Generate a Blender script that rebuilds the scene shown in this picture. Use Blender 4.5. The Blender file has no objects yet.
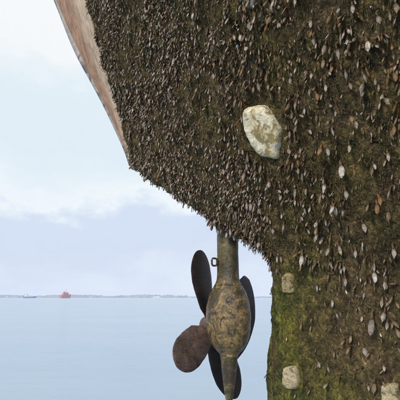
import bpy, math, random
import numpy as np
from mathutils import Vector, Matrix, noise as mnoise

random.seed(7)
rng = np.random.default_rng(7)
scene = bpy.context.scene
C = scene.collection

# ------------------------------------------------------------------ camera
CH = 1.5                       # eye height above the water, metres
PITCH = math.radians(12.8)
FPX = 430.0                    # focal length in pixels of a 400 px wide frame
cam_d = bpy.data.cameras.new('camera')
cam_d.sensor_width = 36.0
cam_d.lens = 36.0 * FPX / 400.0
cam_d.clip_start = 0.02
cam_d.clip_end = 40000
cam = bpy.data.objects.new('camera', cam_d)
C.objects.link(cam)
cam.location = (0, 0, CH)
cam.rotation_euler = (math.pi / 2 + PITCH, 0, 0)
scene.camera = cam

# ------------------------------------------------------------------ sky
SUN_EL, SUN_AZ = math.radians(33), math.radians(218)   # azimuth clockwise from +Y: behind and left of the camera
world = bpy.data.worlds.new('World')
scene.world = world
world.use_nodes = True
nt = world.node_tree
nt.nodes.clear()
def wn(t, **k):
    n = nt.nodes.new(t)
    for a, b in k.items():
        setattr(n, a, b)
    return n
L = nt.links.new
out = wn('ShaderNodeOutputWorld')
tc = wn('ShaderNodeTexCoord')
sep = wn('ShaderNodeSeparateXYZ'); L(tc.outputs['Generated'], sep.inputs[0])
asin = wn('ShaderNodeMath', operation='ARCSINE'); L(sep.outputs['Z'], asin.inputs[0])
mp = wn('ShaderNodeMapping'); mp.inputs['Scale'].default_value = (1, 1, 1.9)
L(tc.outputs['Generated'], mp.inputs[0])
n1 = wn('ShaderNodeTexNoise'); n1.inputs['Scale'].default_value = 7.0; n1.inputs['Detail'].default_value = 6; n1.inputs['Roughness'].default_value = 0.55
L(mp.outputs[0], n1.inputs['Vector'])
n2 = wn('ShaderNodeTexNoise'); n2.inputs['Scale'].default_value = 2.6; n2.inputs['Detail'].default_value = 4
L(mp.outputs[0], n2.inputs['Vector'])
# elevation disturbed by the noise, so that the layers have puffy edges
a1 = wn('ShaderNodeMath', operation='MULTIPLY_ADD'); L(n1.outputs['Fac'], a1.inputs[0]); a1.inputs[1].default_value = 0.24; L(asin.outputs[0], a1.inputs[2])
a2 = wn('ShaderNodeMath', operation='MULTIPLY_ADD'); L(n2.outputs['Fac'], a2.inputs[0]); a2.inputs[1].default_value = 0.16; L(a1.outputs[0], a2.inputs[2])
a3 = wn('ShaderNodeMath', operation='SUBTRACT'); L(a2.outputs[0], a3.inputs[0]); a3.inputs[1].default_value = 0.20
ramp = wn('ShaderNodeValToRGB'); L(a3.outputs[0], ramp.inputs[0])
cr = ramp.color_ramp
stops = [(0.0, (0.80, 0.87, 0.97)), (0.10, (0.66, 0.745, 0.90)), (0.175, (0.68, 0.77, 0.92)), (0.212, (0.90, 0.96, 0.99)),
         (0.25, (0.83, 0.91, 0.96)), (0.33, (0.77, 0.875, 0.945)), (0.46, (0.79, 0.89, 0.95)), (0.54, (0.95, 0.98, 0.99)), (0.8, (0.98, 0.99, 1.0))]
while len(cr.elements) < len(stops):
    cr.elements.new(0.5)
for e, (p, c) in zip(cr.elements, stops):
    e.position = p
    e.color = (*c, 1)
sky = wn('ShaderNodeTexSky', sky_type='NISHITA', sun_disc=False)
sky.sun_elevation = SUN_EL
sky.sun_rotation = SUN_AZ
bg_s = wn('ShaderNodeBackground'); bg_s.inputs['Strength'].default_value = 0.07; L(sky.outputs[0], bg_s.inputs['Color'])
bg_c = wn('ShaderNodeBackground'); bg_c.inputs['Strength'].default_value = 1.04; L(ramp.outputs[0], bg_c.inputs['Color'])
mx = wn('ShaderNodeMixShader'); mx.inputs[0].default_value = 0.92
L(bg_s.outputs[0], mx.inputs[1]); L(bg_c.outputs[0], mx.inputs[2]); L(mx.outputs[0], out.inputs['Surface'])

# ------------------------------------------------------------------ sun (veiled by thin cloud)
sd = bpy.data.lights.new('sun', 'SUN')
sd.energy = 3.0
sd.angle = math.radians(11)
sd.color = (1.0, 0.91, 0.79)
sun = bpy.data.objects.new('sun', sd)
C.objects.link(sun)
to_sun = Vector((math.sin(SUN_AZ) * math.cos(SUN_EL), math.cos(SUN_AZ) * math.cos(SUN_EL), math.sin(SUN_EL)))
sun.rotation_euler = to_sun.to_track_quat('Z', 'Y').to_euler()
sun.location = to_sun * 50

scene.cycles.volume_bounces = 2
vs = scene.view_settings
vs.view_transform = 'Standard'
vs.look = 'None'
vs.gamma = 1
vs.exposure = 0
vs.use_curve_mapping = False

# ------------------------------------------------------------------ helpers
def tag(o, label=None, cat=None, group=None, kind=None):
    if label: o['label'] = label
    if cat: o['category'] = cat
    if group: o['group'] = group
    if kind: o['kind'] = kind
    return o

def empty(name, loc):
    o = bpy.data.objects.new(name, None)
    o.empty_display_size = 0.05
    C.objects.link(o)
    o.location = loc
    return o

def quad_mesh(name, V, F, col=None, smooth=True):
    """mesh from numpy arrays: V (n,3), F (m,4) quads, col (n,3) point colours"""
    me = bpy.data.meshes.new(name)
    V = np.ascontiguousarray(V, dtype=np.float32); F = np.ascontiguousarray(F, dtype=np.int32)
    me.vertices.add(len(V)); me.vertices.foreach_set('co', V.ravel())
    me.loops.add(F.size); me.loops.foreach_set('vertex_index', F.ravel())
    me.polygons.add(len(F)); me.polygons.foreach_set('loop_start', np.arange(0, F.size, 4, dtype=np.int32))
    me.update(calc_edges=True)
    me.polygons.foreach_set('use_smooth', np.full(len(F), smooth, dtype=bool))
    if col is not None:
        at = me.attributes.new('col', 'FLOAT_COLOR', 'POINT')
        at.data.foreach_set('color', np.hstack([col, np.ones((len(col), 1))]).astype(np.float32).ravel())
    me.validate()
    return me

def obj(name, me, mat, parent=None, origin=(0, 0, 0)):
    o = bpy.data.objects.new(name, me)
    C.objects.link(o)
    if mat: 
        if not me.materials: me.materials.append(mat)
    if parent: o.parent = parent
    return o

def loft(rings, close_ends=True):
    """rings: list of (m,3) arrays -> V,F (quads); ends closed by collapsing rings"""
    rings = [np.asarray(r, float) for r in rings]
    if close_ends:
        rings = [np.repeat(rings[0].mean(0)[None], len(rings[0]), 0) * 0.98 + rings[0] * 0.02] + rings + \
                [np.repeat(rings[-1].mean(0)[None], len(rings[-1]), 0) * 0.98 + rings[-1] * 0.02]
    m = len(rings[0]); V = np.vstack(rings); F = []
    for i in range(len(rings) - 1):
        for j in range(m):
            k = (j + 1) % m
            F.append((i*m+j, i*m+k, (i+1)*m+k, (i+1)*m+j))
    return V, np.array(F)

def box_vf(x0, x1, y0, y1, z0, z1):
    V = np.array([(x, y, z) for z in (z0, z1) for y in (y0, y1) for x in (x0, x1)], float)
    F = np.array([(0,2,3,1),(4,5,7,6),(0,1,5,4),(2,6,7,3),(0,4,6,2),(1,3,7,5)])
    return V, F

def merge(parts):
    V, F, n = [], [], 0
    for v, f in parts:
        V.append(v); F.append(f + n); n += len(v)
    return np.vstack(V), np.vstack(F)

# ---- materials
def new_mat(name):
    m = bpy.data.materials.new(name); m.use_nodes = True
    t = m.node_tree; b = t.nodes['Principled BSDF']
    return m, t, b
def nd(t, ty, **k):
    n = t.nodes.new(ty)
    for a, b in k.items(): setattr(n, a, b)
    return n
def noise_n(t, vec, scale, detail=5, rough=0.6, dist=0.0):
    n = nd(t, 'ShaderNodeTexNoise'); n.inputs['Scale'].default_value = scale; n.inputs['Detail'].default_value = detail
    n.inputs['Roughness'].default_value = rough; n.inputs['Distortion'].default_value = dist
    if vec is not None: t.links.new(vec, n.inputs['Vector'])
    return n.outputs['Fac']
def ramp_n(t, fac, stops, interp='LINEAR'):
    r = nd(t, 'ShaderNodeValToRGB'); t.links.new(fac, r.inputs[0]); c = r.color_ramp; c.interpolation = interp
    while len(c.elements) < len(stops): c.elements.new(0.5)
    for e, (p, col) in zip(c.elements, stops):
        e.position = p; e.color = (*col, 1) if len(col) == 3 else col
    return r.outputs[0]
def mix_n(t, fac, a, b, mode='MIX'):
    m = nd(t, 'ShaderNodeMix', data_type='RGBA', blend_type=mode)
    for s, v in ((0, fac), (6, a), (7, b)):
        if hasattr(v, 'default_value') or hasattr(v, 'links'): t.links.new(v, m.inputs[s])
        elif s == 0: m.inputs[0].default_value = v
        else: m.inputs[s].default_value = (*v, 1)
    return m.outputs[2]
def bump_n(t, b, h, strength=0.5, dist=0.005):
    n = nd(t, 'ShaderNodeBump'); n.inputs['Strength'].default_value = strength; n.inputs['Distance'].default_value = dist
    t.links.new(h, n.inputs['Height']); t.links.new(n.outputs[0], b.inputs['Normal'])
def gv(v): return (v, v, v)

def attr_mat(name, rough, spec=0.4, nscale=300, namp=0.5):
    m, t, b = new_mat(name)
    a = nd(t, 'ShaderNodeAttribute', attribute_name='col')
    tcn = nd(t, 'ShaderNodeTexCoord')
    n = noise_n(t, tcn.outputs['Object'], nscale, 3)
    c = mix_n(t, 1.0, a.outputs['Color'], ramp_n(t, n, [(0.3, gv(1 - namp)), (0.7, gv(1 + 0.3 * namp))]), 'MULTIPLY')
    t.links.new(c, b.inputs['Base Color'])
    b.inputs['Roughness'].default_value = rough
    b.inputs['Specular IOR Level'].default_value = spec
    return m
M_shell = attr_mat('barnacle_shell', 0.5, 0.4, 260, 0.55)
def shell_mat_unit():
    """the same shell seen close: its space is one shell long, so stains and growth lines are laid out along the shell"""
    m, t, b = new_mat('barnacle_shell_close')
    a = nd(t, 'ShaderNodeAttribute', attribute_name='col')
    O = nd(t, 'ShaderNodeTexCoord').outputs['Object']
    ri = nd(t, 'ShaderNodeObjectInfo')
    ad = nd(t, 'ShaderNodeVectorMath', operation='ADD'); t.links.new(O, ad.inputs[0])
    sc = nd(t, 'ShaderNodeVectorMath', operation='SCALE'); sc.inputs[0].default_value = (37, 11, 23); t.links.new(ri.outputs['Random'], sc.inputs['Scale'])
    t.links.new(sc.outputs[0], ad.inputs[1])
    st_ = noise_n(t, ad.outputs[0], 4.5, 5, 0.7, 0.6); ff = noise_n(t, ad.outputs[0], 17, 3, 0.7)
    wv = nd(t, 'ShaderNodeTexWave', wave_type='BANDS', bands_direction='Z'); t.links.new(O, wv.inputs['Vector'])
    wv.inputs['Scale'].default_value = 2.6; wv.inputs['Distortion'].default_value = 4.0; wv.inputs['Detail'].default_value = 2
    dirt = mix_n(t, ramp_n(t, st_, [(0.44, gv(0)), (0.66, gv(0.85))]), a.outputs['Color'], (0.085, 0.062, 0.034))
    c = mix_n(t, 1.0, dirt, ramp_n(t, wv.outputs[0], [(0.2, gv(0.90)), (0.7, gv(1.03))]), 'MULTIPLY')
    c = mix_n(t, 1.0, c, ramp_n(t, ff, [(0.3, gv(0.7)), (0.65, gv(1.1))]), 'MULTIPLY')
    c = mix_n(t, 1.0, c, ramp_n(t, ri.outputs['Random'], [(0.0, gv(0.72)), (1.0, gv(1.12))]), 'MULTIPLY')
    t.links.new(c, b.inputs['Base Color']); b.inputs['Roughness'].default_value = 0.58; b.inputs['Specular IOR Level'].default_value = 0.3
    bump_n(t, b, ff, 0.5, 0.0012)
    return m
M_shell_close = shell_mat_unit()
M_stalk = attr_mat('barnacle_stalk', 0.6, 0.3, 260, 0.5)
M_algae = attr_mat('algae', 0.75, 0.2, 120, 0.4)

# hull: fouled growth where attribute "foul" is 1, worn copper-brown paint where it is 0
M_hull, t, b = new_mat('hull_surface')
tcn = nd(t, 'ShaderNodeTexCoord'); O = tcn.outputs['Object']
fa = nd(t, 'ShaderNodeAttribute', attribute_name='col')
sepc = nd(t, 'ShaderNodeSeparateColor'); t.links.new(fa.outputs['Color'], sepc.inputs[0])
big = noise_n(t, O, 5.0, 4, 0.6); mid = noise_n(t, O, 26, 6, 0.7, 0.6); fine = noise_n(t, O, 140, 4, 0.75)
brown = ramp_n(t, mid, [(0.28, (0.022, 0.015, 0.008)), (0.46, (0.074, 0.052, 0.024)), (0.60, (0.145, 0.103, 0.047)), (0.75, (0.25, 0.175, 0.09))])
olive = ramp_n(t, mid, [(0.28, (0.021, 0.017, 0.007)), (0.47, (0.072, 0.057, 0.019)), (0.62, (0.148, 0.112, 0.035)), (0.78, (0.25, 0.165, 0.06))])
green = ramp_n(t, mid, [(0.3, (0.016, 0.020, 0.006)), (0.48, (0.050, 0.060, 0.012)), (0.62, (0.125, 0.12, 0.020)), (0.75, (0.16, 0.09, 0.025))])
grow = mix_n(t, ramp_n(t, big, [(0.42, gv(0)), (0.6, gv(1))]), brown, olive)
mpk = nd(t, 'ShaderNodeMapping'); mpk.inputs['Scale'].default_value = (34, 34, 7); t.links.new(O, mpk.inputs[0])
yk = noise_n(t, mpk.outputs[0], 1.0, 5, 0.65, 0.5)
green = mix_n(t, ramp_n(t, yk, [(0.50, gv(0)), (0.62, gv(0.8))]), green, (0.20, 0.185, 0.022))
green = mix_n(t, ramp_n(t, yk, [(0.36, gv(0.7)), (0.44, gv(0))]), green, (0.10, 0.055, 0.02))
grow = mix_n(t, sepc.outputs['Green'], grow, green)
wob = nd(t, 'ShaderNodeVectorMath', operation='MULTIPLY_ADD'); fc = nd(t, 'ShaderNodeTexNoise'); fc.inputs['Scale'].default_value = 60; t.links.new(O, fc.inputs['Vector'])
t.links.new(fc.outputs['Color'], wob.inputs[0]); wob.inputs[1].default_value = (0.012, 0.012, 0.02); t.links.new(O, wob.inputs[2])
msq = nd(t, 'ShaderNodeMapping'); msq.inputs['Scale'].default_value = (1, 1, 0.6); t.links.new(wob.outputs[0], msq.inputs[0])
vo = nd(t, 'ShaderNodeTexVoronoi'); vo.inputs['Scale'].default_value = 150; t.links.new(msq.outputs[0], vo.inputs['Vector'])
vob = nd(t, 'ShaderNodeTexVoronoi'); vob.inputs['Scale'].default_value = 62; t.links.new(msq.outputs[0], vob.inputs['Vector'])
sv = nd(t, 'ShaderNodeSeparateColor'); t.links.new(vo.outputs['Color'], sv.inputs[0])
grow = mix_n(t, 1.0, grow, ramp_n(t, sv.outputs[0], [(0.0, gv(0.62)), (0.6, gv(1.0)), (0.93, gv(1.35)), (1.0, gv(1.9))]), 'MULTIPLY')
grow = mix_n(t, 1.0, grow, ramp_n(t, fine, [(0.3, gv(0.55)), (0.65, gv(1.2))]), 'MULTIPLY')
mpn = nd(t, 'ShaderNodeMapping'); mpn.inputs['Rotation'].default_value = (0.0, 0.0, 0.0); mpn.inputs['Scale'].default_value = (60, 60, 2.5)
t.links.new(O, mpn.inputs[0])
streak = noise_n(t, mpn.outputs[0], 1.0, 5, 0.6, 0.3)
pnoise = noise_n(t, O, 18, 6, 0.7)
paint = mix_n(t, sepc.outputs['Blue'], (0.37, 0.225, 0.150), (0.54, 0.415, 0.305))
paint = mix_n(t, 1.0, paint, ramp_n(t, streak, [(0.3, gv(0.62)), (0.6, gv(1.08))]), 'MULTIPLY')
paint = mix_n(t, 1.0, paint, ramp_n(t, pnoise, [(0.35, gv(0.7)), (0.6, gv(1.08))]), 'MULTIPLY')
t.links.new(mix_n(t, sepc.outputs['Red'], paint, grow), b.inputs['Base Color'])
b.inputs['Roughness'].default_value = 0.75
b.inputs['Specular IOR Level'].default_value = 0.25
hm = nd(t, 'ShaderNodeMath', operation='MULTIPLY_ADD'); t.links.new(fine, hm.inputs[0]); hm.inputs[1].default_value = 0.5; t.links.new(mid, hm.inputs[2])
hm2 = nd(t, 'ShaderNodeMath', operation='MULTIPLY'); t.links.new(hm.outputs[0], hm2.inputs[0])
fr = nd(t, 'ShaderNodeMath', operation='MULTIPLY_ADD'); t.links.new(sepc.outputs['Red'], fr.inputs[0]); fr.inputs[1].default_value = 0.9; fr.inputs[2].default_value = 0.1
t.links.new(fr.outputs[0], hm2.inputs[1])
vm = nd(t, 'ShaderNodeMath', operation='ADD'); t.links.new(vo.outputs['Distance'], vm.inputs[0]); t.links.new(vob.outputs['Distance'], vm.inputs[1])
vr = nd(t, 'ShaderNodeMath', operation='MULTIPLY'); t.links.new(vm.outputs[0], vr.inputs[0]); t.links.new(sepc.outputs['Red'], vr.inputs[1])
hm3 = nd(t, 'ShaderNodeMath', operation='MULTIPLY_ADD'); t.links.new(vr.outputs[0], hm3.inputs[0]); hm3.inputs[1].default_value = -0.55; t.links.new(hm2.outputs[0], hm3.inputs[2])
bump_n(t, b, hm3.outputs[0], 1.0, 0.012)

def worn_metal(name, cols, rough, scale=14, metallic=0.0, bump=0.4, spots=None, spec=0.4):
    m, t, b = new_mat(name)
    O = nd(t, 'ShaderNodeTexCoord').outputs['Object']
    n = noise_n(t, O, scale, 7, 0.68, 0.5)
    c = ramp_n(t, n, cols)
    f = noise_n(t, O, scale * 9, 4, 0.7)
    c = mix_n(t, 1.0, c, ramp_n(t, f, [(0.3, gv(0.6)), (0.65, gv(1.15))]), 'MULTIPLY')
    h = f
    if spots:
        sn = noise_n(t, O, spots[0], 5, 0.6, 1.2)
        k = ramp_n(t, sn, [(spots[1] - 0.04, gv(0)), (spots[1] + 0.05, gv(0.95))])
        c = mix_n(t, k, c, spots[2])
        hh = nd(t, 'ShaderNodeMath', operation='MULTIPLY_ADD'); t.links.new(k, hh.inputs[0]); hh.inputs[1].default_value = spots[3]; t.links.new(f, hh.inputs[2]); h = hh.outputs[0]
    t.links.new(c, b.inputs['Base Color'])
    t.links.new(ramp_n(t, f, [(0.3, gv(rough - 0.1)), (0.7, gv(min(1, rough + 0.12)))]), b.inputs['Roughness'])
    b.inputs['Metallic'].default_value = metallic
    b.inputs['Specular IOR Level'].default_value = spec
    bump_n(t, b, h, bump, 0.003)
    return m
M_bulb, t, b = new_mat('drive_metal')
O = nd(t, 'ShaderNodeTexCoord').outputs['Object']
sz_ = nd(t, 'ShaderNodeSeparateXYZ'); t.links.new(O, sz_.inputs[0])
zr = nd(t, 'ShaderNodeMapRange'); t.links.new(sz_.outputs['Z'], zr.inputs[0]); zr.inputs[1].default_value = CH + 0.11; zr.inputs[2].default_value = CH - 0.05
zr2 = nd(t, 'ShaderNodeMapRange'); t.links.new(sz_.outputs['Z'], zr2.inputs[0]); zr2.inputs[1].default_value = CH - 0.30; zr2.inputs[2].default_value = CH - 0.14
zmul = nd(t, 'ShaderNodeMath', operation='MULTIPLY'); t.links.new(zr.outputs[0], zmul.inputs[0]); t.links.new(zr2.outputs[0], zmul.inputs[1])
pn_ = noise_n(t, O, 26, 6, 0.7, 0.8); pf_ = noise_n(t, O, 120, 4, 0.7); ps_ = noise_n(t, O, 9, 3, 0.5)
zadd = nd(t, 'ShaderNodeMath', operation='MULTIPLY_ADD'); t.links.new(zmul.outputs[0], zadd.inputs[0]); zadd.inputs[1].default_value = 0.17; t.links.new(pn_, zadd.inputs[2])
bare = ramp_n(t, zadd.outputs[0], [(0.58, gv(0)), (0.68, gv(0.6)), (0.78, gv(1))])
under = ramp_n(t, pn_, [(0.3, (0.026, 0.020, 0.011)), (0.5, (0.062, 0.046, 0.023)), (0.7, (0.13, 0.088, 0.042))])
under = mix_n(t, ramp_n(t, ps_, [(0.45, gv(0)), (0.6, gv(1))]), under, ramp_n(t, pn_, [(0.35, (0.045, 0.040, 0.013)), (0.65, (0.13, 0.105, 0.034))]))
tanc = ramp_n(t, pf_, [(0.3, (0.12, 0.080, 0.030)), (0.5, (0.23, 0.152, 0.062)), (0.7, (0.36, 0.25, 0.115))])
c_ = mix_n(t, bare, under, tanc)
pit = ramp_n(t, noise_n(t, O, 60, 5, 0.6, 1.0), [(0.60, gv(0)), (0.65, gv(1))])
c_ = mix_n(t, pit, c_, (0.035, 0.026, 0.012))
c_ = mix_n(t, 1.0, c_, ramp_n(t, pf_, [(0.3, gv(0.65)), (0.65, gv(1.1))]), 'MULTIPLY')
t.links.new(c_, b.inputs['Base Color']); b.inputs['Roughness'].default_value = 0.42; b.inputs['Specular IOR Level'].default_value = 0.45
hb_ = nd(t, 'ShaderNodeMath', operation='MULTIPLY_ADD'); t.links.new(bare, hb_.inputs[0]); hb_.inputs[1].default_value = -0.5; t.links.new(pf_, hb_.inputs[2])
hb2 = nd(t, 'ShaderNodeMath', operation='MULTIPLY_ADD'); t.links.new(pit, hb2.inputs[0]); hb2.inputs[1].default_value = -1.0; t.links.new(hb_.outputs[0], hb2.inputs[2])
bump_n(t, b, hb2.outputs[0], 0.6, 0.003)
M_leg = M_bulb
M_blade = worn_metal('blade_metal', [(0.3, (0.014, 0.010, 0.010)), (0.52, (0.028, 0.019, 0.018)), (0.7, (0.06, 0.038, 0.032))], 0.5, 16, 0.0, 0.35, None, 0.28)
M_blade_fouled = worn_metal('blade_metal_fouled', [(0.3, (0.045, 0.030, 0.026)), (0.5, (0.095, 0.062, 0.050)), (0.68, (0.17, 0.115, 0.09))], 0.55, 17, 0.0, 0.45, (55, 0.6, (0.04, 0.025, 0.02), -0.6))
M_anode = worn_metal('zinc', [(0.28, (0.28, 0.21, 0.085)), (0.42, (0.50, 0.42, 0.235)), (0.56, (0.74, 0.69, 0.54)), (0.75, (0.54, 0.43, 0.22))], 0.7, 22, 0.0, 0.7, (30, 0.545, (0.24, 0.185, 0.075), -0.5), 0.25)
M_anode_old = worn_metal('zinc_weathered', [(0.28, (0.12, 0.09, 0.04)), (0.42, (0.27, 0.21, 0.105)), (0.58, (0.42, 0.34, 0.20)), (0.75, (0.30, 0.22, 0.10))], 0.75, 30, 0.0, 0.9, (70, 0.58, (0.10, 0.075, 0.03), -1.0), 0.2)
M_anode_mid = worn_metal('zinc_stained', [(0.28, (0.16, 0.125, 0.055)), (0.42, (0.32, 0.265, 0.155)), (0.58, (0.45, 0.385, 0.26)), (0.75, (0.33, 0.255, 0.13))], 0.75, 26, 0.0, 0.8, (55, 0.58, (0.15, 0.12, 0.045), -1.0), 0.2)
M_trim = worn_metal('transom_paint', [(0.3, (0.20, 0.18, 0.17)), (0.5, (0.34, 0.31, 0.29)), (0.7, (0.46, 0.44, 0.42))], 0.55, 9, 0.0, 0.3, (12, 0.56, (0.09, 0.085, 0.09), -0.4))
M_growth = worn_metal('hard_growth', [(0.3, (0.10, 0.09, 0.08)), (0.5, (0.20, 0.185, 0.17)), (0.7, (0.32, 0.30, 0.27))], 0.7, 40, 0, 0.8)
M_deck = worn_metal('deck_paint', [(0.3, (0.35, 0.33, 0.30)), (0.7, (0.5, 0.48, 0.44))], 0.6, 8)

# ------------------------------------------------------------------ the sea and the far shore
M_sea, t, b = new_mat('sea_water')
O = nd(t, 'ShaderNodeTexCoord').outputs['Object']
mpn = nd(t, 'ShaderNodeMapping'); mpn.inputs['Scale'].default_value = (0.5, 1.4, 1); t.links.new(O, mpn.inputs[0])
w1 = noise_n(t, mpn.outputs[0], 1.6, 6, 0.6, 0.4)
w2 = noise_n(t, mpn.outputs[0], 0.16, 4, 0.5)
t.links.new(ramp_n(t, w2, [(0.3, (0.24, 0.345, 0.455)), (0.7, (0.285, 0.385, 0.495))]), b.inputs['Base Color'])
b.inputs['Roughness'].default_value = 0.16
b.inputs['IOR'].default_value = 1.33
bump_n(t, b, w1, 0.25, 0.08)
R = 6000.0
rr = np.concatenate([[0.01], np.geomspace(2, R, 40)])
th = np.linspace(0, 2 * math.pi, 97)[:-1]
V = np.array([(r * math.cos(q), r * math.sin(q), 0) for r in rr for q in th])
F = np.array([(i*96+j, (i+1)*96+j, (i+1)*96+(j+1) % 96, i*96+(j+1) % 96) for i in range(len(rr)-1) for j in range(96)])
tag(obj('sea', quad_mesh('sea', V, F), M_sea), kind='structure')

M_shore = worn_metal('shore_land', [(0.32, (0.08, 0.11, 0.15)), (0.5, (0.17, 0.20, 0.25)), (0.66, (0.34, 0.35, 0.38))], 0.9, 0.035, 0, 0.0)
xs = np.linspace(-2600, 2600, 1500)
prof = [(0, 0), (8, 0.75), (45, 1.0), (140, 0.85), (260, 0.0)]
V, F = [], []
for i, x in enumerate(xs):
    h = 17 + 8 * mnoise.noise((x * 0.004, 3.1, 0)) + 5 * mnoise.noise((x * 0.02, 0.4, 2)) + 4.5 * mnoise.noise((x * 0.09, 7, 1)) + 4 * mnoise.noise((x * 0.31, 2, 5))
    h = max(h, 5.0)
    if x > -90: h *= 0.62
    for (dy, k) in prof:
        V.append((x, 3000 + dy + 40 * mnoise.noise((x * 0.003, 9, 9)), h * k - (2 if k == 0 else 0)))
for i in range(len(xs) - 1):
    for j in range(4):
        F.append((i*5+j, (i+1)*5+j, (i+1)*5+j+1, i*5+j+1))
tag(obj('far_shore', quad_mesh('far_shore', np.array(V), np.array(F), smooth=False), M_shore), kind='structure')

# ------------------------------------------------------------------ geometry of the hoisted boat
HEAD = math.radians(45)
AX = np.array([-math.sin(HEAD), math.cos(HEAD), 0.0])     # aft
SX = np.array([-math.cos(HEAD), -math.sin(HEAD), 0.0])    # starboard, towards the camera
S0 = np.array([0.093, 1.45, CH])                          # centre line at the drive leg, eye height
BASE = np.array([S0[0], S0[1], 0.0])
def W(u, v, z):
    u = np.asarray(u, float)[..., None]; v = np.asarray(v, float)[..., None]; z = np.asarray(z, float)[..., None]
    return S0 + u * AX + v * SX + z * np.array([0, 0, 1.0])
def ray(px, py):
    x = (px - 200) / FPX; y = (200 - py) / FPX
    return np.array([x, math.cos(PITCH) - math.sin(PITCH) * y, math.sin(PITCH) + math.cos(PITCH) * y])
CAM = np.array([0, 0, CH])
def project(P):
    d = np.asarray(P) - CAM
    yc = math.cos(PITCH) * d[..., 1] + math.sin(PITCH) * d[..., 2]
    zc = -math.sin(PITCH) * d[..., 1] + math.cos(PITCH) * d[..., 2]
    return 200 + FPX * d[..., 0] / yc, 200 - FPX * zc / yc, yc

ZT, UT = 0.528, 0.48            # lower corner of the transom
def u_aft(z):
    z = np.asarray(z, float)
    keel = -0.205 - 0.10 * (z - 0.11)
    line = (z - 0.238) / 0.605
    tr = UT + 0.315 * (z - ZT) - 0.026 * np.clip((z - ZT) * 14, 0, 1) * np.exp(-((z - 0.72) / 0.30) ** 2)
    u = np.where(z < ZT, line, tr)
    # smooth max of keel edge and bottom line
    s = 0.018
    lo = np.maximum(keel, line) + s * np.exp(-np.abs(keel - line) / s) * 0.6
    return np.where(z < ZT - 0.02, lo, u)
def half(u, z):
    """half breadth of the hull at station u (aft +) and height z"""
    u = np.asarray(u, float); z = np.asarray(z, float)
    n = np.maximum(u_aft(z) - u, 0)
    zc = np.where(u > -0.206, 0.238 + 0.605 * u, 0.113 - 0.07 * (1 - np.exp(np.minimum(u + 0.206, 0) / 0.12)))
    d = (z - zc)
    s = 0.05
    soft = s * np.log1p(np.exp(np.clip(d / s, -40, 40)))
    soft = np.where(u > -0.206, soft - s * math.log(2) * np.exp(-np.maximum(d, 0) / s), soft)
    soft = np.maximum(soft, 0)
    r = 0.065
    q = np.clip(n / r, 0, 1)
    nose = 0.062 * np.sqrt(1 - (1 - q) ** 2)
    nose = np.where(z > ZT, 0.062, nose)
    blend = np.clip((z - (ZT - 0.1)) / 0.1, 0, 1)
    nose = np.where(z > ZT, nose, nose * (1 - blend) + blend * np.maximum(nose, 0.05 * np.minimum(q * 3, 1)))
    keelw = 0.022 * np.clip((n - 0.05) / 0.5, 0, 1)
    k = 0.44 - 0.06 * np.clip(z - 1.0, 0, 1)
    hb = nose + keelw + k * soft
    f = np.clip((-u - 1.6) / 5.0, 0, 1)
    return hb * (1 - f ** 2.2)
def hit(px, py):
    """first point of the starboard surface met by the ray through a pixel"""
    d = ray(px, py)
    ts = np.linspace(0.3, 3.0, 2701)
    P = CAM + ts[:, None] * d
    rel = P - S0
    u, v, z = rel @ AX, rel @ SX, rel[:, 2]
    inside = (u < u_aft(z)) & (v < half(u, z))
    i = int(np.argmax(inside))
    if not inside[i]: return None
    return u[i], z[i], P[i], ts[i]
def normal(u, z, e=0.01):
    P = W(u, half(u, z), z)
    du = W(u - e, half(u - e, z), z) - P
    dz = W(u, half(u, z + e), z + e) - P
    n = np.cross(du, dz)
    n /= np.linalg.norm(n, axis=-1)[..., None]
    sgn = np.sign(n @ SX)
    return n * np.where(sgn == 0, 1, sgn)[..., None]

def clean_w(z):                 # width of the bare painted strip along the transom
    return 0.012 + 0.42 * np.clip((z - 0.55) / 0.95, 0, 1.4) ** 1.1

boat = empty('boat', tuple(BASE))
tag(boat, 'fouled boat hull with deep keel, bronze drive leg and four-bladed propeller', 'boat')

# hull + keel skin, displaced so that the growth is lumpy
nn = np.concatenate([[0, .0008, .003, .006], np.arange(0.010, 1.75, 0.0065), np.geomspace(1.77, 7.2, 30)])
zz = np.concatenate([np.linspace(-1.75, -0.32, 24), np.arange(-0.30, 1.75, 0.0068), np.linspace(1.77, 2.3, 8)])
Z, N = np.meshgrid(zz, nn, indexing='ij')
U = u_aft(Z) - N
HB = half(U, Z)
P = W(U, HB, Z)
NR = normal(U, Z)
foul_edge = clean_w(Z)
edge_noise = np.array([[mnoise.noise((u * 22, z * 22, 5.0)) for u in row_u] for row_u, z in [(U[i][:130:1], zz[i]) for i in range(len(zz))]])
en = np.zeros_like(Z); en[:, :130] = edge_noise
foul = np.clip((N - foul_edge - 0.018 * en) / 0.012 + 0.5, 0, 1)
foul = np.where(Z < ZT - 0.05, 1.0, foul)
foul = foul * np.clip((1.60 + 0.03 * np.sin(U * 9) - Z) / 0.05, 0, 1)      # the growth ends at the waterline
vis = (N < 1.8) & (Z > -0.33) & (Z < 1.76)
def lump(p):
    pz = Vector((p[0], p[1], p[2] * 0.5))
    k = 0.80 if p[2] > CH + 0.08 else 0.50
    return k * (0.015 * mnoise.noise(pz * 26) + 0.010 * mnoise.noise(pz * 62) + 0.006 * mnoise.noise(pz * 130))
disp = np.zeros_like(Z)
for i in range(Z.shape[0]):
    if not vis[i].any(): continue
    for j in range(Z.shape[1]):
        if vis[i, j]: disp[i, j] = lump(P[i, j])
disp = (disp + 0.004) * foul * np.clip(N / 0.01, 0, 1) * vis
P = P + NR * disp[..., None]
px_, py_, _ = project(P)
gn = np.array([mnoise.noise((u * 6, z * 5, 1.3)) for u, z in zip(U.ravel(), Z.ravel())]).reshape(Z.shape)
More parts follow.
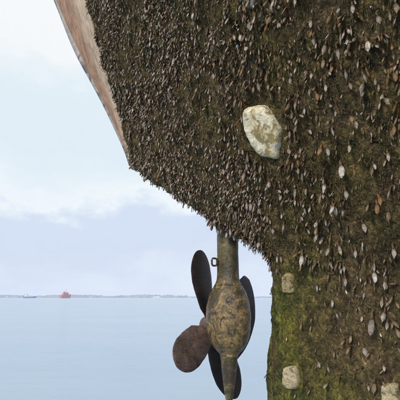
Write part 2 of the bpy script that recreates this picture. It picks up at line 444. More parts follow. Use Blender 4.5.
greenm = np.clip(1.25 - (N - 0.005) / 0.19 + 0.9 * gn, 0, 1) * np.clip((0.10 - Z) / 0.09 + gn * 0.8, 0, 1)
tanm = np.clip((N / np.maximum(foul_edge, .01) - 0.35) / 0.35, 0, 1)
col = np.stack([foul, greenm, tanm], -1).reshape(-1, 3)
nz, nu = Z.shape
idx = np.arange(nz * nu).reshape(nz, nu)
Fs = np.stack([idx[:-1, :-1], idx[:-1, 1:], idx[1:, 1:], idx[1:, :-1]], -1).reshape(-1, 4)
# port side, coarser and undisplaced (out of sight)
sz, su = np.arange(0, nz, 4), np.concatenate([np.arange(0, 8), np.arange(8, nu, 5)])
if sz[-1] != nz - 1: sz = np.append(sz, nz - 1)
if su[-1] != nu - 1: su = np.append(su, nu - 1)
Pp = W(U[np.ix_(sz, su)], -HB[np.ix_(sz, su)], Z[np.ix_(sz, su)])
colp = col.reshape(nz, nu, 3)[np.ix_(sz, su)].reshape(-1, 3)
ip = np.arange(len(sz) * len(su)).reshape(len(sz), len(su)) + nz * nu
Fp = np.stack([ip[:-1, :-1], ip[1:, :-1], ip[1:, 1:], ip[:-1, 1:]], -1).reshape(-1, 4)
V = np.vstack([P.reshape(-1, 3), Pp.reshape(-1, 3)]) - BASE
hull = obj('hull', quad_mesh('hull', V, np.vstack([Fs, Fp]), np.vstack([col, colp])), M_hull, boat)
hull['label'] = 'brown barnacle-covered hull running down into a green keel'

# transom board closing the stern: grey painted, standing a little proud of the paint
zt = np.linspace(ZT + 0.015, 2.3, 40)
rings = []
for z in zt:
    h0 = float(half(u_aft(z) - 0.004, z))
    lip = 0.006 + 0.024 * math.exp(-((z - 1.10) / 0.22) ** 2) + 0.006 * math.exp(-((z - 1.42) / 0.1) ** 2)
    lip *= min(1, (z - ZT) / 0.16)
    ua = float(u_aft(max(z, ZT)))
    pr = [(-0.006, h0 + 0.003), (lip * 0.6, h0 + 0.004), (lip, h0 - 0.004), (lip + 0.004, h0 - 0.02), (lip + 0.004, -h0 + 0.02), (lip, -h0 + 0.004), (-0.006, -h0 - 0.003)]
    rings.append(np.array([W(ua + a, c, z) for a, c in pr]))
Vt, Ft = loft(rings)
obj('transom', quad_mesh('transom', Vt - BASE, Ft), M_trim, boat)

# the deck
us = np.concatenate([np.linspace(-6.5, -1.6, 14), np.linspace(-1.5, float(u_aft(2.3)) + 0.03, 20)])
rings = []
for u in us:
    h0 = float(half(u, 2.3)) + 0.03
    rings.append(np.array([W(u, a * h0, z) for a, z in ((-1, 2.29), (0, 2.29), (1, 2.29), (1, 2.33), (0, 2.37), (-1, 2.33))]))
Vd, Fd = loft(rings)
obj('deck', quad_mesh('deck', Vd - BASE, Fd, smooth=False), M_deck, boat)

# ---- drive leg: lofted from strut into gear housing into fin
HU, HV = 1.4, 1.0
def leg_ring(py, pxc, hw, depth=1.45, m=28):
    d = ray(pxc, py); p = CAM + d * (depth / d[1])
    rel = p - S0
    h = hw / (FPX / 1.42)
    rv = h / math.hypot(HU * math.sin(HEAD), HV * math.cos(HEAD)); ru = HU * rv
    u0, v0, z0 = rel @ AX, rel @ SX, rel[2]
    # keep the axis on the centre line
    return np.array([W(u0 * 0.15 + ru * math.cos(q) * (1.0 if math.cos(q) > 0 else 1.0), v0 * 0.15 + rv * math.sin(q), z0) for q in np.linspace(0, 2*math.pi, m + 1)[:-1]]), z0
def interp_rings(stations, step=2.0):
    s = np.array(stations, float); ys = np.arange(s[0, 0], s[-1, 0] + 0.01, step)
    return [(y, np.interp(y, s[:, 0], s[:, 1]), np.interp(y, s[:, 0], s[:, 2])) for y in ys]
def smooth_st(st):
    a = np.array(st); k = a.copy()
    for _ in range(3):
        k[1:-1, 1:] = 0.25 * k[:-2, 1:] + 0.5 * k[1:-1, 1:] + 0.25 * k[2:, 1:]
    return k
def lumpy(rings, amp):
    out = []
    for r in rings:
        c = r.mean(0)
        out.append(np.array([p + (p - c) / (np.linalg.norm(p - c) + 1e-9) * amp * (mnoise.noise(p * 40) + 0.6 * mnoise.noise(p * 110)) for p in r]))
    return out
full = [(206, 227, 10.6), (250, 227, 10.6), (272, 227, 10.8), (282, 226.6, 11.2), (286, 226.2, 14.2), (292, 225.6, 17.6), (300, 225, 20.2), (310, 224.6, 21.6), (320, 224.6, 21.8), (329, 225, 21.2),
        (337, 225.6, 19.6), (344, 226.2, 17.0), (349, 227, 13.6), (352, 227.6, 10.0), (354, 228, 8.4), (362, 228.2, 7.8), (376, 227.5, 6.4), (390, 226.5, 4.7), (402, 225.5, 3.0), (408, 225, 1.6)]
ALL = smooth_st(interp_rings(full))
sec = {'strut': ALL[ALL[:, 0] <= 286], 'gear_housing': ALL[(ALL[:, 0] >= 284) & (ALL[:, 0] <= 356)], 'skeg_fin': ALL[ALL[:, 0] >= 354]}
leg = None
for nm, st in sec.items():
    rings = [leg_ring(*r)[0] for r in st]
    rings = lumpy(rings, 0.0022 if nm == 'gear_housing' else 0.0012)
    Vl, Fl = loft(rings)
    if nm == 'strut':
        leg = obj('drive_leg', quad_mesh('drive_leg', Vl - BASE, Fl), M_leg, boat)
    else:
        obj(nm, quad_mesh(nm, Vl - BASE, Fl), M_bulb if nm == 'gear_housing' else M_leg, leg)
# little lug (a rectangular eye) on the side of the leg
def tube(path, r, m=8, closed=False):
    path = np.asarray(path, float); rings = []
    n = len(path)
    for i in range(n):
        if closed: tg = path[(i+1) % n] - path[i-1]
        else: tg = path[min(i+1, n-1)] - path[max(i-1, 0)]
        tg = tg / np.linalg.norm(tg)
        ref = np.array([0.3, 0.2, 0.93]) if abs(tg[2]) < 0.9 else np.array([1.0, 0.1, 0])
        a = np.cross(tg, ref); a /= np.linalg.norm(a); c = np.cross(tg, a)
        rad = r[i] if hasattr(r, '__len__') else r
        rings.append(path[i] + rad * np.array([a * math.cos(q) + c * math.sin(q) for q in np.linspace(0, 2*math.pi, m+1)[:-1]]))
    if closed: rings.append(rings[0])
    return loft(rings, not closed)
ctr = CAM + ray(214.4, 262) * (1.43 / ray(214.4, 262)[1])
lp = []
for q in np.linspace(0, 2*math.pi, 33)[:-1]:
    cx, cz = math.cos(q), math.sin(q)
    k = (abs(cx) ** 4 + abs(cz) ** 4) ** -0.25
    lp.append(ctr + np.array([0.0085 * cx * k, 0.004 * cx * k, 0.012 * cz * k]))
Vl, Fl = tube(lp, 0.0032, 8, True)
obj('lug', quad_mesh('lug', Vl - BASE, Fl), M_leg, leg)

# ---- propeller: hub and four blades on the aft side of the housing
hd = ray(210, 325); HUB = CAM + hd * (1.53 / hd[1])
PA = AX
prop = empty('propeller', tuple(HUB - BASE)); prop.parent = boat
st = [(-0.075, 0.032), (-0.03, 0.033), (0.01, 0.031), (0.025, 0.026), (0.036, 0.016), (0.040, 0.006)]
rings = [np.array([a * PA + r * (math.cos(q) * SX + math.sin(q) * np.array([0, 0, 1.0])) for q in np.linspace(0, 2*math.pi, 25)[:-1]]) for a, r in st]
Vh, Fh = loft(rings)
obj('hub', quad_mesh('hub', Vh, Fh), M_blade_fouled, prop)
ZU = np.array([0, 0, 1.0])
def blade(theta, Rb, wmax, phi, mat, label=None, rake=0.0, twist=12, root=0.030):
    th = math.radians(theta)
    r_ = math.cos(th) * ZU + math.sin(th) * SX
    t_ = -math.sin(th) * ZU + math.cos(th) * SX
    rings = []
    for rho in np.concatenate([np.linspace(0.0, 0.9, 22), [0.93, 0.955, 0.975, 0.99, 0.997]]):
        rad = 0.024 + (Rb - 0.024) * rho
        if rho > 0.60: w = wmax * math.sqrt(max(1 - ((rho - 0.60) / 0.40) ** 2, 0.0004))
        else:
            f = rho / 0.60; f = math.sin(f * math.pi / 2) ** 1.3; w = (root + (wmax - root) * f) * min(1.0, 0.5 + rho * 3.2)
        ph = math.radians(phi + twist * (1 - rho))
        c_ = math.cos(ph) * t_ - math.sin(ph) * PA
        n_ = math.cos(ph) * PA + math.sin(ph) * t_
        th_ = 0.0085 * (1 - 0.75 * rho) + 0.0012
        pts = []
        w *= 1 + 0.025 * mnoise.noise((rho * 9, theta, 0.5)) + 0.012 * mnoise.noise((rho * 31, theta, 1.5))
        for q in np.linspace(0, 2*math.pi, 25)[:-1]:
            cc = math.cos(q)
            pts.append(rad * r_ + w * cc * c_ + (th_ * math.sin(q) + 0.10 * (w * cc) ** 2 / wmax) * n_ + rake * rho * PA)
        rings.append(np.array(pts))
    Vb, Fb = loft(rings)
    o = obj('blade', quad_mesh('blade', Vb, Fb), mat, prop)
    if label: o['label'] = label
blade(12, 0.258, 0.054, 1, M_blade, 'dark blade pointing up beside the drive leg')
blade(129, 0.192, 0.058, 12, M_blade_fouled, 'brown scuffed blade pointing down and left', root=0.043)
blade(208, 0.285, 0.052, 16, M_blade, 'dark blade pointing down behind the fin')
blade(272, 0.246, 0.165, 12, M_blade, 'dark blade mostly hidden behind the gear housing')

# ---- zinc anodes bolted to hull and keel
def anode(outline, thick, mat, label):
    o2 = np.array(outline, float); cx, cy = o2.mean(0); o2 = (o2 - (cx, cy)) * (1.0 if len(outline) > 8 else 0.93) + (cx, cy)
    u, z, p, tt = hit(cx, cy)
    n = normal(np.array(u), np.array(z), 0.03)
    # the outline on the plane that touches the hull there
    P3 = []
    for (x, y) in o2:
        d = ray(x, y); P3.append(CAM + d * (((p - CAM) @ n) / (d @ n)))
    P3 = np.array(P3); m = len(P3); sm = []
    for k in range(m):                                    # Catmull-Rom through the corners
        a, b0, c0_, d0 = P3[k-1], P3[k], P3[(k+1) % m], P3[(k+2) % m]
        for tq in np.linspace(0, 1, 9)[:-1]:
            sm.append(0.5 * ((2*b0) + (c0_-a)*tq + (2*a-5*b0+4*c0_-d0)*tq**2 + (3*b0-a-3*c0_+d0)*tq**3))
    sm = np.array(sm); c = sm.mean(0); rings = []
    for e, sc in [(-0.02, 1.03), (0.3 * thick, 1.0), (0.62 * thick, 0.97), (0.86 * thick, 0.91), (0.97 * thick, 0.82), (thick, 0.66), (thick * 1.02, 0.48), (thick * 1.03, 0.30), (thick * 1.03, 0.12)]:
        pts = []
        for q in sm:
            q3 = c + (q - c) * sc * (1 + 0.03 * mnoise.noise(q * 60) + 0.02 * mnoise.noise(q * 170))
            q3 = q3 + n * (e + (0.004 * mnoise.noise(q3 * 40) + 0.0028 * mnoise.noise(q3 * 110)) * (1 if sc < 0.99 else 0.3))
            pts.append(q3)
        rings.append(np.array(pts))
    Va, Fa = loft(rings)
    o = obj('anode', quad_mesh('anode', Va - BASE, Fa), mat, boat)
    o['label'] = label
    w, h = o2.max(0) - o2.min(0)
    return (cx, cy, w, h)
AN = [anode([(247, 110), (256, 106), (265, 105.5), (272, 111), (279, 123), (283, 136), (282, 148), (281, 157.5), (271, 157), (261.5, 154), (253.5, 141), (248, 127)], 0.026, M_anode, 'large pale zinc anode on the middle of the hull'),
      anode([(284, 276), (287, 272.5), (293, 273), (296, 278), (297, 288), (295, 293), (286, 293.5), (283, 288)], 0.014, M_anode_old, 'tan weathered anode high on the keel edge'),
      anode([(285, 369), (288, 365.5), (297, 365), (300, 369), (301, 384), (298, 390), (288, 389), (284.5, 384)], 0.016, M_anode_mid, 'pale square anode low on the green keel edge'),
      anode([(383, 386), (386, 382.5), (396, 382), (401, 385), (402, 400), (399, 405), (388, 405), (383, 401)], 0.016, M_anode_mid, 'pale anode on the keel at the lower right')]
anode([(246, -3), (251, -5), (256, -2), (257, 5), (254, 10), (249, 8), (246, 3)], 0.012, M_growth, 'small grey disc of hardened growth near the top of the hull')

# ------------------------------------------------------------------ goose barnacles
def barnacle_template(fine, mring, bend, fat, taper):
    """shell and stalk in a unit frame: root at the origin, hanging along -Z, +Y away from the hull. Shell is 1 long."""
    sl = 0.55 if fine else 0.35
    if fine: path, rad = [(0, -0.25, 0.10), (0, 0.12, -0.02), (bend * 0.25, 0.22, -0.22), (bend * 0.45, 0.25, -0.42), (bend * 0.5, 0.26, -sl - 0.05)], [0.12, 0.11, 0.10, 0.105, 0.12]
    else: path, rad = [(0, -0.2, 0.08), (bend * 0.3, 0.2, -0.15), (bend * 0.5, 0.26, -sl - 0.05)], [0.13, 0.12, 0.13]
    Vs_, Fs_ = tube(path, rad, 7 if fine else 4)
    if not fine: Fs_ = Fs_[4:-4]
    prof = [(0.0, 0.11), (0.10, 0.17), (0.28, 0.21 * fat), (0.48, 0.24 * fat), (0.66, 0.22 * fat), (0.82, 0.15 * taper), (0.93, 0.085 * taper), (1.0, 0.02)]
    if not fine: prof = [prof[0], prof[2], prof[4], prof[5], prof[7]]
    rings = []
    for a, w in prof:
        r_ = []
        for q in np.linspace(0, 2*math.pi, mring + 1)[:-1]:
            cx, sy = math.cos(q), math.sin(q)
            lens = math.copysign(abs(sy) ** 1.35, sy)                       # two plates meeting in sharp seams
            keel_ = 0.10 * w if abs(cx) > 0.95 else 0.0
            r_.append((bend * (0.5 + 0.45 * a * a) + (0.92 * w + keel_) * cx * (1 + 0.35 * bend * cx) + 0.18 * bend * math.sin(3.0 * a),
                       0.26 + 0.50 * w * lens * (1 + 0.12 * math.sin(17 * a + 3 * q)) + 0.06 * a, -sl - a + 0.06 * cx * bend))
        rings.append(np.array(r_))
    Vc, Fc = loft(rings, False)
    along = np.repeat([a for a, w in prof], mring)
    ang = np.tile(np.linspace(0, 2*math.pi, mring + 1)[:-1], len(prof))
    return Vs_, Fs_, Vc, Fc, along, ang

SHELLS = {'white': (0.56, 0.51, 0.47), 'grey': (0.40, 0.345, 0.30), 'dull': (0.31, 0.245, 0.175), 'brown': (0.20, 0.142, 0.080), 'rust': (0.27, 0.145, 0.055), 'olive': (0.10, 0.080, 0.032)}
STALK = {'white': (0.13, 0.08, 0.04), 'grey': (0.11, 0.07, 0.036), 'dull': (0.09, 0.06, 0.032), 'brown': (0.07, 0.045, 0.024), 'rust': (0.20, 0.095, 0.03), 'olive': (0.06, 0.05, 0.02)}
def shell_col(base, along, ang):
    b = np.array(base)[None] * np.ones((len(along), 1))
    root = np.clip(1 - along / 0.42, 0, 1)[:, None]
    b = b * (1 - root) + np.array([[0.085, 0.058, 0.034]]) * root
    edge = (np.abs(np.cos(ang)) > 0.93)[:, None]                   # brown skin along the seams of the plates
    return np.where(edge, b * np.array([[0.55, 0.48, 0.40]]), b)

def frame(nrm, lean_out, jit, twist):
    hang = np.array([0, 0, -1.0]) + lean_out * nrm + jit
    hang = hang / np.linalg.norm(hang)
    y = nrm - hang * (nrm @ hang); y /= np.linalg.norm(y)
    x = np.cross(y, -hang)
    c, s = math.cos(twist), math.sin(twist)
    # twist the flat of the shell about its own length but keep the root at the hull
    return np.stack([x * c + y * s, -x * s + y * c, -hang], 1), y

# --- scatter over hull and keel
NS = 86000
zs = rng.uniform(-0.30, 1.72, NS); ns = rng.uniform(0.0, 1.72, NS)
us_ = u_aft(zs) - ns
pts = W(us_, half(us_, zs), zs)
nrm = normal(us_, zs)
px, py, dep = project(pts)
face = np.einsum('ij,ij->i', nrm, (CAM - pts) / np.linalg.norm(CAM - pts, axis=1)[:, None])
d1 = np.array([mnoise.noise(p * 7) for p in pts]); d2 = np.array([mnoise.noise(p * 2.5 + np.array([4, 1, 7])) for p in pts])
on_keel = zs < 0.07
# dense on the after hull, sparse forward and on the keel
dens = np.clip((us_ + 0.42 + 0.14 * d2) / 0.28, 0, 1)
dens_class = dens.copy()
dens = 0.25 + 0.60 * dens
dens = np.where(on_keel, 0.14 + 0.10 * np.clip((0.07 - zs) * -8 + 1, 0, 1), dens)
dens = np.where(on_keel & (ns < 0.16), 0.05, dens)
dens *= np.clip(0.80 + 1.1 * d1, 0.12, 1.2)
gold = np.clip(1 - np.abs((us_ + 0.18 + 0.25 * (zs - 0.6)) / 0.16), 0, 1) * np.clip((zs - 0.42) / 0.2, 0, 1)
dens *= 1 - 0.55 * gold                       # a barer tract running up the hull left of the large anode
dens = np.where((ns < clean_w(zs) + 0.004) & (zs > ZT - 0.03), 0, dens)
dens = np.where((ns < 0.006), 0, dens)
for (ax, ay, aw, ah) in AN:
    dens = np.where((np.abs(px - ax) < aw * 0.50) & (py > ay - ah * 0.85) & (py < ay + ah * 0.47), 0, dens)
inframe = (px > -60) & (px < 470) & (py > -70) & (py < 470)
keep = (rng.random(NS) < dens) & (face > -0.35) & inframe
idx = np.where(keep)[0]
for i in idx: pts[i] = pts[i] + nrm[i] * (lump(pts[i]) + 0.002) * min(1.0, ns[i] / 0.01)

hand = [(296, 5, 14, 'grey'), (309, 22, 12, 'grey'), (313, 40, 10, 'grey'), (340, 13, 12, 'grey'), (353, 9, 14, 'grey'), (368, 46, 18, 'white'), (298, 60, 8, 'dull'),
        (292, 64, 9, 'dull'), (325, 71, 13, 'rust'), (330, 70, 12, 'rust'), (326, 87, 11, 'grey'), (315, 96, 12, 'rust'), (306, 109, 9, 'grey'), (393, 74, 15, 'rust'),
        (334, 112, 10, 'grey'), (331, 128, 13, 'grey'), (328, 149, 12, 'grey'), (327, 185, 15, 'white'), (340, 170, 20, 'white'), (344, 192, 13, 'grey'), (355, 123, 12, 'grey'),
        (379, 200, 14, 'rust'), (376, 206, 14, 'rust'), (311, 210, 10, 'grey'), (297, 200, 9, 'grey'), (325, 222, 9, 'grey'), (350, 146, 11, 'grey'), (360, 225, 13, 'grey'),
        (304, 257, 16, 'white'), (338, 247, 14, 'grey'), (373, 273, 15, 'white'), (347, 280, 13, 'grey'), (341, 267, 11, 'grey'), (374, 320, 22, 'grey'), (303, 325, 9, 'rust'),
        (383, 300, 12, 'grey'), (196, 15, 10, 'white'), (212, 44, 11, 'white'), (225, 18, 9, 'grey'), (240, 37, 11, 'white'), (258, 18, 13, 'white'), (215, 64, 10, 'rust'),
        (395, 128, 14, 'rust'), (388, 155, 13, 'grey'), (334, 300, 10, 'grey'), (356, 252, 12, 'white'), (392, 250, 14, 'grey'), (282, 215, 8, 'grey'), (300, 150, 9, 'grey'),
        (271, 205, 7, 'white'), (362, 92, 12, 'dull'), (383, 105, 12, 'grey'), (395, 330, 12, 'dull'), (352, 336, 10, 'dull'), (318, 285, 9, 'grey'), (281, 25, 9, 'grey')]
inst = []        # (pixel area, depth, point, normal, length, jitter, lean, twist, tone, hand)
def tone_for(i, r):
    if dens_class[i] > 0.7 and not on_keel[i]:
        return 'white' if r < 0.08 else 'grey' if r < 0.36 else 'dull' if r < 0.74 else 'brown' if r < 0.95 else 'rust'
    if on_keel[i] and r > 0.14: r = 0.30 + 0.7 * (r - 0.14) / 0.86
    if on_keel[i] and r > 0.46: return 'olive'
    return 'white' if r < 0.02 else 'grey' if r < 0.16 else 'dull' if r < 0.30 else 'brown' if r < 0.50 else 'rust' if r < 0.56 else 'olive'
for i in idx:
    dc = dens_class[i] if not on_keel[i] else 0.0
    Ln = float(np.clip((0.0142 - 0.0050 * dc) * math.exp(rng.normal(0, 0.36)), 0.005, 0.024))
    tn_ = tone_for(i, rng.random())
    if tn_ == 'olive': Ln *= 0.75 if not on_keel[i] else 0.55
    if on_keel[i] and ns[i] < 0.2: Ln *= 0.7
    if ns[i] < 0.06 and 0.09 < zs[i] < 0.30: Ln *= 1.35
    jit = rng.normal(0, 0.20 + 0.25 * rng.random(), 3)
    inst.append((dep[i], pts[i], nrm[i], Ln, jit, float(rng.uniform(0.0, 0.45)), float(rng.normal(0, 0.85)), tn_, False))
for (hx, hy, lp_, tone) in hand:
    h = hit(hx, hy - lp_ * 0.45)
    if h is None: continue
    n_ = normal(np.array(h[0]), np.array(h[1]))
    h = (h[0], h[1], h[2] + n_ * (lump(h[2]) + 0.002))
    v = h[2] - CAM; dp = v[1] * math.cos(PITCH) + v[2] * math.sin(PITCH)
    inst.append((dp, h[2], n_, lp_ * dp / FPX * 0.74, rng.normal(0, 0.13, 3), 0.15, float(rng.normal(0, 0.25)), tone, True))

# the 300 that show largest and stand in the frame become things of their own, the rest is the crust
def shown(k):
    x, y, d = project(k[1])
    if not (2 < x < 398 and 0 < y < 398): return -1
    return k[3] / k[0] + (1 if k[8] else 0) + (0.01 if k[7] in ('white', 'grey', 'rust') else 0) - (1 if k[7] == 'olive' else 0)
order = sorted(range(len(inst)), key=lambda q: -shown(inst[q]))
solo = order[:300]; rest = order[300:]

hi = [barnacle_template(True, 12, *(random.uniform(-0.35, 0.35), random.uniform(0.85, 1.12), random.uniform(0.7, 1.3))) for _ in range(6)]
lo = [barnacle_template(False, 6, *(random.uniform(-0.4, 0.4), random.uniform(0.8, 1.2), 1.0)) for _ in range(8)]
solo_mesh = {}
for tn in SHELLS:
    for k, (a, b_, c, d, al, an) in enumerate(hi):
        f = random.uniform(0.85, 1.12)
        sc_ = np.array(SHELLS[tn]) * f
        stc = np.tile(np.array(STALK[tn]) * f, (len(a), 1))
        ms = quad_mesh('shell_' + tn, c, d, shell_col(sc_, al, an)); ms.materials.append(M_shell_close)
        mk = quad_mesh('stalk_' + tn, a, b_, stc); mk.materials.append(M_stalk)
        solo_mesh[tn, k] = (ms, mk)
WORD = {'white': 'bright white', 'grey': 'pale grey', 'dull': 'dull grey-brown', 'brown': 'dark brown', 'rust': 'rusty orange', 'olive': 'olive'}
special = {(368, 46): 'large bright white barnacle hanging alone near the upper right corner',
           (340, 170): 'long narrow white barnacle on the right half of the hull',
           (374, 320): 'longest pale grey barnacle low on the right of the keel',
           (304, 257): 'bright white barnacle just above and right of the tan keel anode'}
for q in solo:
    dp, p, n_, Ln, jit, lean, tw, tone, isH = inst[q]
    M3, y = frame(n_, lean, jit, tw)
    e = empty('barnacle', tuple(p - n_ * 0.001))
    e.rotation_mode = 'QUATERNION'
    e.rotation_quaternion = Matrix(M3.tolist()).to_quaternion()
    e.scale = (Ln, Ln, Ln)
    ms, mk = solo_mesh[tone, random.randrange(6)]
    for nm, me in (('shell', ms), ('stalk', mk)):
        o = bpy.data.objects.new(nm, me); C.objects.link(o); o.parent = e
    x_, y_, _ = project(p)
    lab = None
    if isH:
        for (sx, sy), text in special.items():
            if abs(x_ - sx) < 3 and abs(y_ + 8 - sy) < 14: lab = text
    if lab:
        tag(e, lab, 'barnacle', 'goose barnacles on the hull')
        special = {k: v for k, v in special.items() if v != lab}
    else:
        hx_, hy_ = x_ - 265, y_ - 131
        if y_ > 262:
            where = ('on the keel beside the tan anode' if x_ < 320 and y_ < 310 else 'on the keel edge between two anodes' if x_ < 320 else
                     'on the keel by the right border' if x_ > 365 else 'on the middle of the keel side' if y_ < 330 else 'low on the keel side')
        elif abs(hx_) < 45 and abs(hy_) < 50:
            where = 'close ' + ('above' if hy_ < -28 else 'below' if hy_ > 28 else 'left of' if hx_ < 0 else 'right of') + ' the large pale anode'
        elif x_ < 160: where = 'near the bare brown strip at the stern'
        elif x_ < 220: where = ('at the top of the after hull' if y_ < 60 else 'halfway down the after hull' if y_ < 150 else 'near the lower hull edge left of the drive leg')
        elif x_ < 265: where = ('near the top edge above the large pale anode' if y_ < 81 else 'on the hull just above the drive leg')
        elif y_ > 200: where = ('on the hull above the keel edge' if x_ < 320 else 'where the hull turns into the keel at right')
        elif x_ > 365: where = 'by the right border ' + ('in the top quarter' if y_ < 100 else 'at mid height')
        elif y_ < 65: where = 'near the top edge right of the large anode'
        elif y_ < 131: where = 'up and right of the large pale anode'
        else: where = 'down and right of the large pale anode'
        pxl = Ln * 1.5 / dp * FPX
        size = 'small ' if pxl < 8.5 else 'large ' if pxl > 13 else ''
        hx3 = (M3 @ np.array([0, 0, -1.0]))[0]
        tilt = 'tilting left ' if hx3 < -0.28 else 'tilting right ' if hx3 > 0.28 else ''
        tag(e, size + WORD[tone] + ' barnacle ' + tilt + where, 'barnacle', size + WORD[tone] + ' barnacles ' + tilt + where)

# things that still share a label are told apart by their order from the top
byl = {}
for o in C.objects:
    if o.parent is None and o.get('category') == 'barnacle': byl.setdefault(o['label'], []).append(o)
ORD = ['topmost', 'second', 'third', 'fourth', 'fifth', 'sixth', 'seventh', 'eighth', 'ninth', 'tenth', 'eleventh', 'twelfth', 'thirteenth', 'fourteenth', 'fifteenth', 'sixteenth', 'seventeenth', 'eighteenth']
for lab, os_ in byl.items():
    if len(os_) < 2 or len(os_) > len(ORD): continue
    os_.sort(key=lambda o: project(np.array(o.location))[1])
    for k, o in enumerate(os_):
        t_ = ('upper of two' if k == 0 else 'lower of two') if len(os_) == 2 else (ORD[0] if k == 0 else 'lowest' if k == len(os_) - 1 else ORD[k] + ' from top')
        if len((lab + ' ' + t_).split()) > 16: t_ = t_.split()[0]
        if len((lab + ' ' + t_).split()) > 16: lab = lab.replace(' near the ', ' near ').replace(' barnacle tilting', ' barnacle tilted')
        if len((lab + ' ' + t_).split()) <= 16: o['label'] = lab + ', ' + t_

Vall, Fall, Call, off = [], [], [], 0
for q in rest:
    dp, p, n_, Ln, jit, lean, tw, tone, isH = inst[q]
    M3, y = frame(n_, lean, jit, tw)
    a, b_, c, d, al, an = lo[random.randrange(8)]
    f = random.uniform(0.7, 1.2)
    for vv, ff, cc in ((a, b_, np.tile(np.array(STALK[tone]) * f, (len(a), 1))), (c, d, shell_col(np.array(SHELLS[tone]) * f, al, an))):
        Vall.append(vv * Ln @ M3.T + p); Fall.append(ff + off); Call.append(cc); off += len(vv)
crust = obj('barnacle_crust', quad_mesh('barnacle_crust', np.vstack(Vall), np.vstack(Fall), np.clip(np.vstack(Call), 0, 0.8)), M_shell)
tag(crust, 'dense brown and grey crust of small barnacles covering the hull', 'barnacles', kind='stuff')
print('barnacles', len(inst), 'solo', len(solo), 'crust quads', sum(len(f) for f in Fall))

# ------------------------------------------------------------------ weed: short hanging strands over the growth
NA = 150000
za = rng.uniform(-0.30, 1.70, NA); na = rng.uniform(0.001, 1.70, NA)
ua_ = u_aft(za) - na
okm = ~((na < clean_w(za)) & (za > ZT - 0.03))
pa = W(ua_, half(ua_, za), za); xa, ya, da = project(pa)
okm &= (xa > -30) & (xa < 430) & (ya > -40) & (ya < 440)
for (ax, ay, aw, ah) in AN:
    okm &= ~((np.abs(xa - ax) < aw * 0.50) & (ya > ay - ah * 0.60) & (ya < ay + ah * 0.47))
za, na, ua_, pa = za[okm], na[okm], ua_[okm], pa[okm]
nra = normal(ua_, za)
k = len(za)
ln = np.clip(rng.normal(0.0058, 0.0025, k), 0.002, 0.014); wd = rng.uniform(0.0005, 0.0013, k)
ln *= np.where(za < 0.06, 0.60, 1.0)
fringe = (na < 0.06) & (za > 0.09) & (za < 0.30)
ln *= np.where(fringe, 1.9, 1.0); wd *= np.where(fringe, 1.5, 1.0)
hang = np.array([0, 0, -1.0]) + nra * rng.uniform(0.3, 1.6, k)[:, None] + rng.normal(0, 0.6, (k, 3))
hang /= np.linalg.norm(hang, axis=1)[:, None]
side = np.cross(nra, hang) + rng.normal(0, 0.3, (k, 3)); side /= np.linalg.norm(side, axis=1)[:, None]
root = pa + nra * (np.array([lump(p) for p in pa]) * np.clip(na / 0.01, 0, 1) + 0.001)[:, None]
midp = root + hang * (ln * 0.55)[:, None] + nra * (ln * 0.2)[:, None]
tip = root + hang * ln[:, None] + np.array([0, 0, -0.35]) * ln[:, None]
w3 = side * wd[:, None]
Va = np.stack([root - w3, root + w3, midp + w3 * 0.8, midp - w3 * 0.8, tip + w3 * 0.2, tip - w3 * 0.2], 1).reshape(-1, 3)
base_i = (np.arange(k) * 6)[:, None]
Fa = np.stack([base_i + np.array([[0, 1, 2, 3]]), base_i + np.array([[3, 2, 4, 5]])], 1).reshape(-1, 4)
g1 = np.array([mnoise.noise((u * 6, z * 5, 1.3)) for u, z in zip(ua_, za)])
gm = np.clip(1.25 - (na - 0.005) / 0.19 + 0.9 * g1, 0, 1) * np.clip((0.10 - za) / 0.09 + g1 * 0.8, 0, 1)
pn = np.array([mnoise.noise(p * 9 + np.array([2, 8, 1])) for p in pa]) + rng.normal(0, 0.25, k)
c0 = np.array([0.085, 0.060, 0.028]); c1 = np.array([0.105, 0.084, 0.030]); c2 = np.array([0.085, 0.095, 0.016]); c3 = np.array([0.15, 0.085, 0.028])
cola = c0 + (c1 - c0) * np.clip(pn * 1.2 + 0.5, 0, 1)[:, None]
cola = cola + (c2 - cola) * gm[:, None]
cola = cola * (0.45 + 0.55 * np.clip((na - 0.02) / 0.05, 0, 1) * (za < 0.1) + 0.55 * (za >= 0.1))[:, None]  # dark keel-edge algae, its colour deepened further to shade the edge against sky light
cola = np.where(fringe[:, None], np.array([[0.05, 0.036, 0.018]]), cola)
rustm = (rng.random(k) < 0.06)[:, None]
cola = np.where(rustm, c3, cola) * rng.uniform(0.45, 1.7, k)[:, None]
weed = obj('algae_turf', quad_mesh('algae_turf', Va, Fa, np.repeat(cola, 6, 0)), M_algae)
tag(weed, 'short olive and green weed growing between the barnacles', 'algae', kind='stuff')

# ------------------------------------------------------------------ ships and boats far out on the water
def flat_mat(name, c, r=0.6):
    return worn_metal(name, [(0.3, tuple(v * 0.85 for v in c)), (0.7, c)], r, 0.3, 0, 0.0)
M_blue = flat_mat('ship_blue', (0.08, 0.22, 0.46)); M_white = flat_mat('ship_white', (0.75, 0.76, 0.76))
M_red = flat_mat('ship_red', (0.52, 0.13, 0.12)); M_dark = flat_mat('ship_dark', (0.08, 0.08, 0.09)); M_orange = flat_mat('ship_orange', (0.55, 0.16, 0.06))
def ship_hull(L_, B_, D_, sheer):
    rings = []
    for f in np.linspace(-0.5, 0.5, 15):
        tp = 1 - max(0, (f - 0.22) / 0.28) ** 2.2
        tp *= 1 - 0.25 * max(0, (-f - 0.35) / 0.15) ** 2
        hgt = D_ * (1 + sheer * max(0, f) ** 2 * 4)
        b2 = max(B_ * 0.5 * tp, 0.15)
        x = f * L_ + (0.06 * L_ * max(0, (f - 0.3) / 0.2) ** 2)
        rings.append(np.array([(f * L_, -b2 * 0.7, -1.0), (f * L_, b2 * 0.7, -1.0), (x, b2, hgt), (x, -b2, hgt)]))
    return loft(rings)
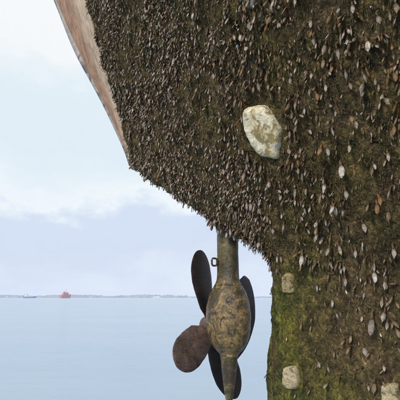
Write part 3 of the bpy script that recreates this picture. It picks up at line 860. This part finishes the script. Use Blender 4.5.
def ship(name, px, dist, rot, L_, B_, D_, hullm, parts, label):
    x = (px - 200) / FPX * dist / math.cos(PITCH) * 1.0
    d = ray(px, 297.5); x = d[0] / d[1] * dist
    e = empty(name, (x, dist, 0)); e.rotation_euler = (0, 0, rot)
    obj('hull', quad_mesh('ship_hull', *ship_hull(L_, B_, D_, 0.5), smooth=False), hullm, e)
    for nm, mat, bx in parts:
        if nm in ('mast', 'crane'):
            V_, F_ = tube([(bx[0], bx[1], bx[2]), (bx[3], bx[4], bx[5])], bx[6], 8)
        else: V_, F_ = box_vf(*bx)
        obj(nm, quad_mesh(nm, V_, F_, smooth=False), mat, e)
    tag(e, label, 'ship', None)
    return e
ship('cargo_ship', 29.5, 1500, 0.12, 42, 9, 5.0, M_blue, [
    ('wheelhouse', M_white, (-17, -7, -3.6, 3.6, 4.8, 12.5)), ('bridge', M_white, (-16, -8.5, -4.2, 4.2, 12.5, 15.5)), ('funnel', M_blue, (-19, -17, -1.2, 1.2, 4.8, 13)),
    ('hatch_cover', M_white, (-4, 6, -3, 3, 4.8, 6.6)), ('hatch_cover', M_white, (7, 14, -2.6, 2.6, 4.8, 6.4)), ('mast', M_white, (-12, 0, 15, -12, 0, 20, 0.35)), ('mast', M_white, (16, 0, 5, 16, 0, 13, 0.35))],
    'small blue-hulled ship with white wheelhouse far off on the horizon')
ship('red_ship', 65.5, 1500, 0.95, 40, 13, 9.5, M_red, [
    ('deckhouse', M_red, (-12, 8, -5, 5, 9.3, 16)), ('bridge', M_orange, (-2, 6, -5.5, 5.5, 16, 19)), ('funnel', M_red, (-9, -5, -2, 2, 16, 22)),
    ('mast', M_red, (1, 0, 19, 1, 0, 29, 0.6)), ('crane', M_orange, (10, 3, 9, 15, 2, 19, 0.6))],
    'red ship seen end-on, far off on the horizon')
ship('ferry', 157, 2300, 0.05, 46, 9, 4, M_white, [
    ('cabin', M_white, (-17, 12, -4, 4, 3.9, 8.5)), ('bridge', M_white, (4, 11, -3, 3, 8.5, 11)), ('funnel', M_dark, (-10, -7, -1, 1, 8.5, 12)), ('mast', M_dark, (0, 0, 8, 0, 0, 16, 0.4))],
    'tiny white boat on the horizon left of the propeller')

# ------------------------------------------------------------------ haze over the water
HZ = 60.0
V_, F_ = box_vf(-6400, 6400, -6400, 6400, -3.0, HZ)
mh = bpy.data.materials.new('haze'); mh.use_nodes = True
t = mh.node_tree; t.nodes.clear()
o_ = nd(t, 'ShaderNodeOutputMaterial'); pv = nd(t, 'ShaderNodeVolumePrincipled')
pv.inputs['Color'].default_value = (0.82, 0.87, 1.0, 1); pv.inputs['Density'].default_value = 0.00022; pv.inputs['Anisotropy'].default_value = 0.0
t.links.new(pv.outputs[0], o_.inputs['Volume'])
tag(obj('haze', quad_mesh('haze', V_, F_, smooth=False), mh), 'thin pale blue haze over the distant water', 'haze', kind='stuff')
